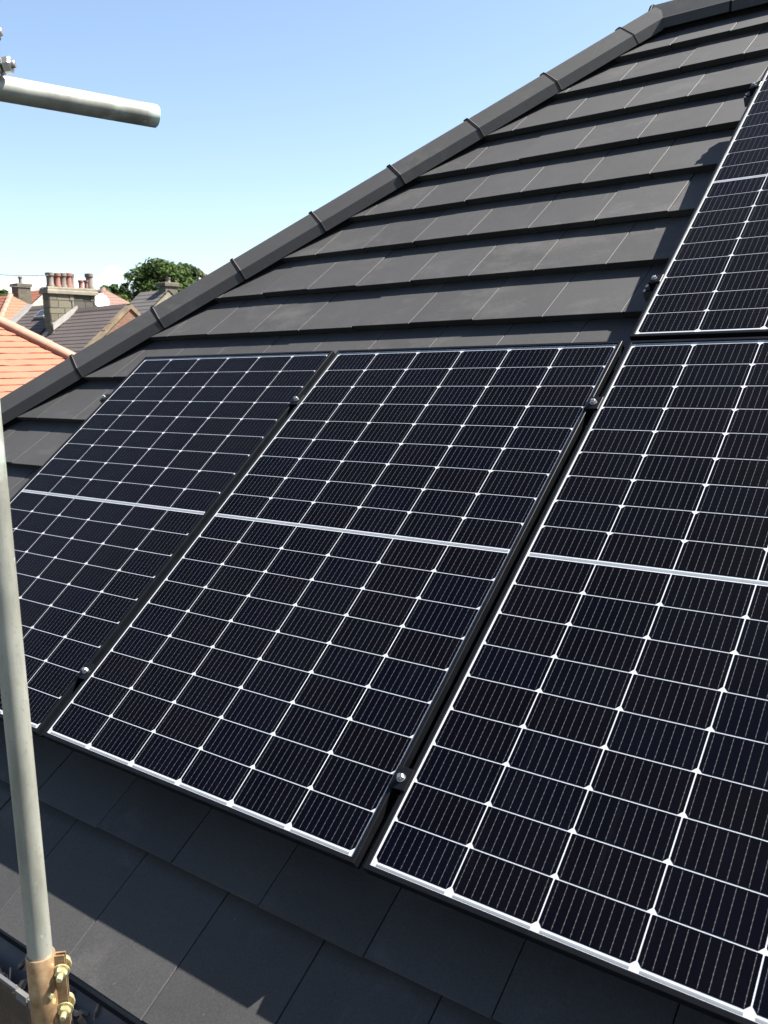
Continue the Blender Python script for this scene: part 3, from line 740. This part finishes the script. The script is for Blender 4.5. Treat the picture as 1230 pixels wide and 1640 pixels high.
# A: orange hipped roof in front (slope faces +X)
P = at_depth(62, 549, 19.5); sl_ = 0.78
k = (P.z - 4.4) / sl_
XC, YC, ZE = P.x + k, P.y + k, 4.4
RZ = 8.4; rr_ = (RZ - ZE) / sl_; LY = 13.0
tA = empty('neighbour_house', (XC - rr_, YC - LY / 2, 0)); oA = -Vector((XC - rr_, YC - LY / 2, 0))
mb = MB(); mb.box((XC - 2 * rr_ + 0.35, YC - LY + 0.35, -0.1), (XC - 0.35, YC - 0.35, ZE + 0.05)); mb.build('wall', 'render_wall', tA, loc=oA)
rf = MB(); c4 = [(XC, YC, ZE), (XC, YC - LY, ZE), (XC - 2 * rr_, YC - LY, ZE), (XC - 2 * rr_, YC, ZE)]; rg = [(XC - rr_, YC - rr_, RZ), (XC - rr_, YC - LY + rr_, RZ)]
rf.poly([c4[1], c4[0], rg[0], rg[1]]); rf.poly([c4[0], c4[3], rg[0]]); rf.poly([c4[3], c4[2], rg[1], rg[0]]); rf.poly([c4[2], c4[1], rg[1]]); rf.poly(c4)
ro = rf.build('roof', 'orange_tile', tA, loc=oA)
nc = 31
nr = Vector((sl_, 0, 1)).normalized()
for i in range(nc):
    t0_, t1_ = i / nc, min(1, (i + 1.2) / nc)
    a, b_, c, d = Vector(c4[1]), Vector(c4[0]), Vector(rg[0]), Vector(rg[1])
    mb = MB(); p0, p1, q1, q0 = a.lerp(d, t0_), b_.lerp(c, t0_), b_.lerp(c, t1_), a.lerp(d, t1_)
    nseg = 40; r_a, r_b = [], []
    lowt, lowb, hit, hib = [], [], [], []
    for s_ in range(nseg + 1):
        f_ = s_ / nseg; wob = 0.006 * rng.normal()
        pa, pb = p0.lerp(p1, f_), q0.lerp(q1, f_)
        lowt.append(pa + nr * (0.040 + wob)); lowb.append(pa + nr * 0.012); hit.append(pb + nr * 0.018)
    for s_ in range(nseg):
        mb.poly([lowt[s_], lowt[s_ + 1], hit[s_ + 1], hit[s_]]); mb.poly([lowb[s_], lowb[s_ + 1], lowt[s_ + 1], lowt[s_]])
    mb.build('tile_course', 'orange_tile', ro)
mb = MB(); course_slope(mb, c4[0], c4[3], rg[0], rg[0], 24, 0.02); course_slope(mb, c4[3], c4[2], rg[1], rg[0], 24, 0.02); course_slope(mb, c4[2], c4[1], rg[1], rg[1], 24, 0.02)
tag(mb.build('tile_field', 'orange_tile', ro), kind='stuff')
def round_caps(a, b_, r, ln, mat, parent, lift=0.03, nm='hip_cap'):
    a, b_ = Vector(a), Vector(b_); d = (b_ - a).normalized(); n_ = max(1, int(round((b_ - a).length / ln))); st = (b_ - a).length / n_
    up = (Vector((0, 0, 1)) - d * d.z).normalized(); lat = d.cross(up)
    for i in range(n_):
        mb = MB()
        R_ = []
        for s_, k_ in ((i * st - 0.02, 1.06), (i * st + 0.03, 1.06), (i * st + 0.04, 1.0), ((i + 1) * st, 0.96)):
            c = a + d * s_ + up * lift
            R_.append([tuple(c + lat * (r * k_ * math.cos(q)) + up * (r * k_ * 0.7 * math.sin(q))) for q in np.linspace(-0.5, math.pi + 0.5, 12)])
        mb.rings(R_); mb.build(nm, mat, parent, True)
round_caps(c4[0], rg[0], 0.19, 0.62, 'orange_cap', ro); round_caps(rg[1], rg[0], 0.19, 0.5, 'orange_cap', ro, nm='ridge_cap')
windows(tA, XC - 0.35, [YC - 3, YC - 6.5, YC - 10], [1.0, 2.6 + 0.2][:1])
tag(tA, 'house with bright orange tiled hipped roof at left edge, beyond the dark hip', 'house', 'neighbouring houses')

# B: slate terrace with the big stone chimney
ZR = 8.7; G_ = at_z(208, 489, ZR); GX, YR = G_.x, G_.y
CXF = at_y(123, 497, YR).x                                   # the stack's sunlit face
RUN, ZEB = 4.6, ZR - 4.6 * 0.80
ZRC = at_y(75, 491, YR).z; XL = at_y(47, 489, YR).x
def slate_house(x0, x1, label, mat, wallmat, ZR=ZR):
    ZEB = ZR - RUN * 0.80
    t = empty('terraced_house', ((x0 + x1) / 2, YR, 0)); o_ = -Vector(((x0 + x1) / 2, YR, 0))
    b_ = gable_body(x0 + 0.01, x1 - 0.01, YR, ZR, RUN, ZEB); b_.build('wall', wallmat, t, loc=o_)
    s_ = MB(); gable_slopes(s_, x0, x1 - 0.22, YR, ZR, RUN, ZEB, 26, 0.012); r_ = s_.build('roof', mat, t, loc=o_)
    rc = MB(); rc.rings([[(x, YR - 0.16, ZR - 0.09), (x, YR, ZR + 0.07), (x, YR + 0.16, ZR - 0.09)] for x in (x0, x1 - 0.2)]); rc.build('ridge_cap', 'slate', r_)
    tag(t, label, 'house', 'neighbouring houses')
    return t, o_, r_
tB, oB, rB_ = slate_house(CXF - 0.5, GX, 'purple-grey slate house with weathered brick gable behind the orange roof', 'slate', 'rubble')
# rough mortared verge of the gable
for s_ in (-1, 1):
    for i in range(15):
        t0_, t1_ = i / 15 + 0.0003, (i + 1) / 15 - 0.0003
        mb = MB(); wd = 0.16 + 0.10 * rng.random(); h = 0.02 + 0.05 * rng.random()
        y_a, y_b = YR + s_ * RUN * t0_, YR + s_ * RUN * t1_; z_a, z_b = ZR - 0.8 * RUN * t0_, ZR - 0.8 * RUN * t1_
        if s_ < 0: y_a, y_b, z_a, z_b = y_b, y_a, z_b, z_a
        mb.hexa([(GX - wd, y_a, z_a - 0.12), (GX + 0.05, y_a, z_a - 0.12), (GX + 0.05, y_b, z_b - 0.12), (GX - wd, y_b, z_b - 0.12),
                 (GX - wd, y_a, z_a + h), (GX + 0.05, y_a, z_a + h), (GX + 0.05, y_b, z_b + h), (GX - wd, y_b, z_b + h)])
        mb.build('coping_stone', 'buff_cope', rB_)
# chimney stack, pixel corners on its +X face
c_lo = at_x(83, 527, CXF); c_tl = at_x(83, 470, CXF); c_tr = at_x(152, 470, CXF)
CY0, CY1, CZ1 = c_lo.y, c_tr.y, c_tl.z
CXB = CXF - 0.42
ym = CY0 + (CY1 - CY0) * 0.52
ch = MB(); ch.box((CXB, CY0, 5.2), (CXF, ym, CZ1)); chim = ch.build('chimney', 'stone', tB, loc=oB)
dk = MB(); dk.box((CXB + 0.02, ym + 0.004, 5.2), (CXF - 0.03, CY1, CZ1)); dk.build('flue_stack', 'dark_stone', chim)
zt = at_x(83, 459, CXF).z
for z_a, z_b, e in ((CZ1 + 0.002, CZ1 + (zt - CZ1) * 0.55, 0.10), (CZ1 + (zt - CZ1) * 0.55 + 0.003, zt, 0.06)):
    mb = MB(); mb.bbox((CXB - e, CY0 - e, z_a), (CXF + e, CY1 + e, z_b), 0.03); mb.build('cornice', 'pale_stone', chim)
zc = CZ1 - 0.004; ci = 0
while zc > CZ1 - 2.6:
    hh = 0.22 + 0.09 * rng.random(); y_ = CY0 - 0.01
    while y_ < CY1 - 0.05:
        ww = min(0.32 + 0.35 * rng.random(), CY1 - y_); 
        if y_ < ym < y_ + ww: ww = ym - y_ + 0.002
        mb = MB(); pr_ = (0.012 if y_ < ym - 0.01 else -0.012) + 0.03 * rng.random()
        M_ = Matrix.Translation((CXF + pr_, y_, zc)) @ Matrix.Rotation(rng.normal() * 0.01, 4, 'Z')
        mb.hexa([(-0.16, 0.010, -hh + 0.010), (0, 0.014, -hh + 0.012), (0, ww - 0.012, -hh + 0.014), (-0.16, ww - 0.010, -hh + 0.010),
                 (-0.16, 0.010, -0.008), (0, 0.016, -0.012), (0, ww - 0.014, -0.010), (-0.16, ww - 0.010, -0.008)], 0, M_)
        mb.build('stone', 'stone_block' if y_ < ym - 0.01 else 'stone_block_dark', chim)
        y_ += ww
    mb = MB(); mb.hexa([(CXB + 0.01, CY0 - 0.025, zc - hh + 0.012), (CXF + 0.005, CY0 - 0.02, zc - hh + 0.012), (CXF + 0.005, CY0 + 0.1, zc - hh + 0.012), (CXB + 0.01, CY0 + 0.1, zc - hh + 0.012),
                        (CXB + 0.01, CY0 - 0.025, zc - 0.01), (CXF + 0.005, CY0 - 0.02, zc - 0.01), (CXF + 0.005, CY0 + 0.1, zc - 0.01), (CXB + 0.01, CY0 + 0.1, zc - 0.01)])
    mb.build('stone', 'stone_block', chim)
    zc -= hh
fl = MB()
p_a, p_b = at_x(84, 527, CXF + 0.01), at_x(123, 497, CXF + 0.01)
fl.hexa([(CXF + 0.004, p_a.y, p_a.z - 0.05), (CXF + 0.09, p_a.y, p_a.z - 0.05), (CXF + 0.09, p_b.y, p_b.z - 0.05), (CXF + 0.004, p_b.y, p_b.z - 0.05),
         (CXF + 0.004, p_a.y, p_a.z + 0.20), (CXF + 0.075, p_a.y, p_a.z + 0.20), (CXF + 0.075, p_b.y, p_b.z + 0.18), (CXF + 0.004, p_b.y, p_b.z + 0.18)])
fl.build('flashing', 'mortar_band', chim)
pz = zt + 0.002
for (px, xo, r_, ytop, mat) in ((80, 0.2, 0.17, 437, 'buff_pot'), (91, 0.2, 0.165, 438, 'clay_pot'), (100.5, 0.2, 0.165, 438, 'buff_pot'), (109, 0.2, 0.17, 438, 'clay_pot'), (114, 0.3, 0.13, 439, 'buff_pot'),
                                (129, 0.22, 0.11, 449, 'clay_pot'), (138, 0.22, 0.11, 449, 'clay_pot'), (148, 0.2, 0.17, 439, 'buff_pot')):
    q = at_x(px, 450, CXF - xo); hgt = at_x(px, ytop, CXF - xo).z - pz
    yy = min(max(q.y, CY0 + 0.02), CY1 - 0.08)
    mb = MB(); pot(mb, (CXF - xo, yy, pz), r_, hgt); mb.build('chimney_pot', mat, chim, True)
# next house of the terrace
tC, oC, rC_ = slate_house(XL, CXB + 0.2, 'slate terraced roof left of the big stone chimney, with pale skew', 'slate', 'render_wall', ZRC)
ZR_, ZEB_ = ZR, ZEB; ZR, ZEB = ZRC, ZRC - RUN * 0.80
mb = MB()
for s_ in (-1, 1):
    mb.hexa([(XL - 0.2, YR + s_ * RUN, ZEB - 0.1), (XL + 0.2, YR + s_ * RUN, ZEB - 0.1), (XL + 0.2, YR, ZR - 0.1), (XL - 0.2, YR, ZR - 0.1),
             (XL - 0.2, YR + s_ * RUN, ZEB + 0.16), (XL + 0.2, YR + s_ * RUN, ZEB + 0.16), (XL + 0.2, YR, ZR + 0.16), (XL - 0.2, YR, ZR + 0.16)])
mb.build('skew', 'mortar_band', rC_)
# skylight on it
q = at_depth(70, 505, 1.0); r_ = (q - CAMP)
tt = None
for s_ in np.linspace(25, 60, 800):
    pt = CAMP + r_ * s_
    if pt.y > YR - RUN and pt.z <= ZR - 0.8 * (YR - pt.y): tt = pt; break
if tt is not None:
    mb = MB(); slp = math.atan(0.8)
    M_ = Matrix.Translation(tt) @ Matrix.Rotation(slp, 4, 'X')
    mb.bbox((-0.36, -0.26, 0.0), (0.36, 0.26, 0.12), 0.03, 0, M_); sk = mb.build('skylight', 'mortar_band', tC, loc=oC)
    mb = MB(); mb.box((-0.28, -0.19, 0.121), (0.28, 0.19, 0.126), 0, M_); mb.build('pane', 'window_glass', sk)
# satellite dish behind the stack
dc = at_depth(162, 484, (CXB - CAMP).length if False else 37.5) if False else at_x(163, 484, CXF - 0.4)
t = empty('satellite_dish', dc); mb = MB()
aim = (SUN * 0.3 + Vector((0.75, -0.55, 0.25))).normalized(); q = aim.to_track_quat('Z', 'Y'); R_ = []
for i in range(6):
    f_ = i / 5; R_.append([tuple(q @ Vector((0.30 * f_ * math.cos(a), 0.36 * f_ * math.sin(a), 0.10 * f_ * f_))) for a in np.linspace(0, 2 * math.pi, 25)[:-1]])
R2 = [[tuple(Vector(p) - aim * 0.015) for p in r_] for r_ in reversed(R_[1:])]
mb.rings(R_[1:] + R2, 0, None, True, False); mb.poly(R_[1]); mb.build('dish', 'white_paint', t, True)
mb = MB(); mb.sweep([(0, 0, 0), tuple(q @ Vector((0, -0.2, 0.2))), tuple(q @ Vector((0, -0.05, 0.42)))], 0.012, 8); mb.tube(tuple(q @ Vector((0, -0.05, 0.40))), tuple(q @ Vector((0, -0.05, 0.48))), 0.03, seg=12); mb.build('feed_arm', 'steel', t)
mb = MB(); mb.sweep([tuple(-aim * 0.01), tuple(-aim * 0.12), (-0.10, CY1 - dc.y - 0.02, -0.1)], 0.025, 10); mb.build('bracket', 'steel', t)
tag(t, 'white satellite dish fixed beside the right end of the stone chimney', 'satellite dish')

# far houses, each a gabled or hipped body
def far_hip(px, py, depth, zr_drop, wx, wy, label, mat, lean=0.8, wall='render_wall', nm='neighbour_house', courses=18, hipped=True):
    ap = at_depth(px, py, depth)                   # end of the ridge nearest the camera's right
    t = empty(nm, (ap.x - wx / 2, ap.y, 0)); o_ = -Vector((ap.x - wx / 2, ap.y, 0))
    ze = ap.z - zr_drop; run = zr_drop / lean
    hx = run if hipped else 0.0
    x1, x0 = ap.x + hx, ap.x - wx
    mb = MB(); mb.box((x0 + 0.3, ap.y - run + 0.3, -0.1), (x1 - 0.3, ap.y + run - 0.3, ze + 0.05)); mb.build('wall', wall, t, loc=o_)
    if not hipped:
        g_ = gable_body(x0 + 0.02, x1 - 0.02, ap.y, ap.z, run, ze); g_.build('gable_wall', wall, t, loc=o_)
    mb = MB(); rx0 = x0
    course_slope(mb, (x0, ap.y - run, ze), (x1, ap.y - run, ze), ap, (x0, ap.y, ap.z), courses, 0.015)
    course_slope(mb, (x1, ap.y + run, ze), (x0, ap.y + run, ze), (x0, ap.y, ap.z), ap, courses, 0.015)
    if hipped: course_slope(mb, (x1, ap.y - run, ze), (x1, ap.y + run, ze), ap, ap, courses, 0.015)
    mb.poly([(x0, ap.y - run, ze), (x0, ap.y, ap.z), (x0, ap.y + run, ze)])
    r_ = mb.build('roof', mat, t, loc=o_)
    if hipped: round_caps((x1, ap.y - run, ze), ap, 0.16, 0.6, 'orange_cap' if mat == 'orange_tile' else mat, r_)
    tag(t, label, 'house', 'neighbouring houses')
    return t, r_, ap, run, ze
def stack(r_, c, sx_, sy_, z0, z1, mat, pots, potmat='clay_pot', ph_=0.5):
    mb = MB(); mb.box((c[0] - sx_ / 2, c[1] - sy_ / 2, z0), (c[0] + sx_ / 2, c[1] + sy_ / 2, z1)); s_ = mb.build('chimney', mat, r_.parent, loc=-r_.parent.location)
    mb = MB(); mb.bbox((c[0] - sx_ / 2 - 0.08, c[1] - sy_ / 2 - 0.08, z1 + 0.002), (c[0] + sx_ / 2 + 0.08, c[1] + sy_ / 2 + 0.08, z1 + 0.2), 0.03); mb.build('cornice', mat, s_)
    for i in range(pots):
        mb = MB(); pot(mb, (c[0], c[1] + (i - (pots - 1) / 2) * 0.42, z1 + 0.203), 0.14, ph_); mb.build('chimney_pot', potmat, s_, True)
tD, rD, apD, runD, zeD = far_hip(17, 473, 52, 3.4, 7, 0, 'orange roofed house far left beyond the pale skew', 'orange_tile')
tE, rE, apE, runE, zeE = far_hip(75, 463, 60, 3.2, 4.0, 0, 'distant orange roof between the small chimney and the big stone one', 'orange_tile', hipped=False)
q = at_depth(35, 475, 57); stack(rE, (q.x, q.y), 0.75, 0.9, 4.0, at_depth(35, 460, 57).z, 'stone', 1, 'buff_pot', 0.45)
tF, rF, apF, runF, zeF = far_hip(166, 463, 58, 3.6, 6, 0, 'distant house with reddish brown roof right of the satellite dish', 'brown_tile')
tG, rG, apG, runG, zeG = far_hip(270, 464, 46, 4.2, 2.3, 0, 'grey slate house with pale stone gable just above the dark hip tiles', 'grey_slate', hipped=False, wall='pale_stone', courses=20)
q = at_x(284, 470, apG.x - 0.3); stack(rG, (apG.x - 0.3, apG.y + 0.25), 0.5, 0.8, 6.5, at_x(284, 460, apG.x - 0.3).z, 'stone', 1, 'buff_pot', 0.25)

# ------------------------------------------------------------------ trees
def tree(px, ptop, pbot, wpx, depth, label, mat, n_leaf=2600, leaf=0.34, nclump=26, seed=1, group='trees behind the houses', name='tree', shape=1.0, dark=None):
    r_ = np.random.default_rng(seed)
    top = at_depth(px, ptop, depth); bot = at_depth(px, pbot, depth)
    Rw = wpx / 2 / F * depth; Hc = (top.z - bot.z); base = Vector((top.x, top.y, 0)); cz = (top.z + bot.z) / 2
    t = empty(name, base)
    tr_ = MB(); th_ = max(0.18, Rw * 0.07)
    tr_.tube((0, 0, -0.1), (0, 0, bot.z + Hc * 0.25), th_, th_ * 0.6, 12); tr_.tube((0, 0, bot.z + Hc * 0.25), (0.2, 0.1, cz + Hc * 0.3), th_ * 0.6, 0.05, 10)
    for i in range(7):
        a = i * 2.4 + r_.random(); z_ = bot.z + Hc * (0.05 + 0.08 * i); tr_.tube((0, 0, z_), (Rw * 0.7 * math.cos(a), Rw * 0.7 * math.sin(a), z_ + Hc * 0.25), th_ * 0.35, 0.04, 8)
    tr_.build('trunk', 'bark', t)
    cl = []
    for i in range(nclump):
        u_ = r_.normal(size=3); u_ /= np.linalg.norm(u_); rad = 0.8 * r_.random() ** 0.45
        c = np.array([u_[0] * Rw * rad, u_[1] * Rw * rad, cz + u_[2] * Hc / 2 * rad * shape]); cl.append((c, Rw * (0.22 + 0.16 * r_.random())))
    mb = MB(); V, Fc, Mi = [], [], []
    for i in range(n_leaf):
        c, rad = cl[r_.integers(len(cl))]
        u_ = r_.normal(size=3); u_ /= np.linalg.norm(u_); p = c + u_ * rad * (0.55 + 0.5 * r_.random()) * np.array([1, 1, 0.8])
        nn = u_ * 0.8 + r_.normal(size=3) * 0.5 + np.array([0, 0, 0.4]); nn /= np.linalg.norm(nn)
        e1 = np.cross(nn, r_.normal(size=3)); e1 /= np.linalg.norm(e1); e2 = np.cross(nn, e1); s_ = leaf * (0.5 + 0.8 * r_.random())
        k = len(V); V += [tuple(p - e1 * s_), tuple(p + e2 * s_ * 0.55 + nn * s_ * 0.12), tuple(p + e1 * s_), tuple(p - e2 * s_ * 0.55 + nn * s_ * 0.12)]; Fc.append((k, k + 1, k + 2, k + 3))
        Mi.append(1 if r_.random() < 0.22 else 0)
    mb.v, mb.f, mb.m = V, Fc, Mi; mb.build('crown', [mat, dark or mat], t)
    tag(t, label, 'tree', group)
tree(256, 414, 512, 132, 66, 'large rounded green tree behind the grey slate house', 'leaf_mid', 22000, 0.16, 90, 3, dark='leaf_dark')
tree(294, 408, 500, 52, 70, 'tall dark green tree crown topping the right of the big tree', 'leaf_dark', 6000, 0.13, 30, 4)
tree(320, 420, 500, 46, 74, 'olive green tree peeping over the hip tiles, rightmost of the trees', 'leaf_olive', 5000, 0.14, 28, 5, dark='leaf_mid')
tree(340, 424, 500, 44, 72, 'small olive bush at the hip line right of the trees', 'leaf_olive', 3500, 0.13, 20, 6, dark='leaf_light')
tree(200, 424, 500, 26, 80, 'thin bluish dark tree at the left shoulder of the big tree', 'leaf_dark', 2200, 0.13, 16, 7)
tree(178, 446, 510, 54, 84, 'mid green tree between the chimney and the big tree', 'leaf_mid', 6000, 0.17, 36, 8, dark='leaf_dark')
tree(194, 463, 520, 44, 62, 'bright light green bush below the gap between chimney and big tree', 'leaf_light', 5000, 0.13, 28, 9, dark='leaf_mid')
tree(5, 458, 500, 46, 70, 'dark green tree at the left border above the orange roofs', 'leaf_mid', 4000, 0.16, 26, 10, dark='leaf_dark')
tree(8, 470, 500, 34, 62, 'light green bush at the left border above the orange roof', 'leaf_light', 3000, 0.13, 20, 11, dark='leaf_mid')
tree(62, 457, 505, 34, 90, 'dark green tree tip just left of the chimney pots', 'leaf_dark', 3000, 0.17, 20, 12)
tree(150, 452, 510, 40, 95, 'distant green tree behind the chimney pots', 'leaf_mid', 3000, 0.18, 20, 13)

# ------------------------------------------------------------------ overhead wires to a pole off to the left
W1 = Vector((CXF - 0.5, CY0 - 0.05, zt - 0.1))
PT = at_depth(-260, 405, 30.0)
t = empty('telegraph_pole', (PT.x, PT.y, 0)); mb = MB(); mb.tube((0, 0, 0), (0, 0, PT.z + 0.3), 0.15, 0.1, 16); mb.build('shaft', 'timber', t, True)
mb = MB(); mb.box((-0.9, -0.06, PT.z - 0.05), (0.9, 0.06, PT.z + 0.07)); mb.build('crossarm', 'timber', t)
tag(t, 'timber telegraph pole carrying the wires, off to the left', 'pole')
for i, (tgt, off, lab) in enumerate(((at_depth(78, 441, 34.5), (0, 0, 0.1), 'uppermost overhead wire running to the chimney pots'),
                                (at_depth(74, 462, 34.6), (0.5, 0, 0.02), 'middle thin overhead wire running to the stone chimney'),
                                (at_depth(44, 478, 58), (-0.5, 0, 0.02), 'lowest thin overhead wire running towards the small far chimney'))):
    a, b_ = PT + Vector(off), Vector(tgt); path = []
    for s_ in range(25):
        f_ = s_ / 24; p = a.lerp(b_, f_); p.z -= 4 * 0.25 * f_ * (1 - f_); path.append(tuple(p - a))
    t = empty('overhead_wire', a); mb = MB(); mb.sweep(path, (0.016, 0.011, 0.012)[i], 6); mb.build('cable', 'wire', t)
    tag(t, lab, 'wire', 'overhead wires at left')
print('tiles', ntile)
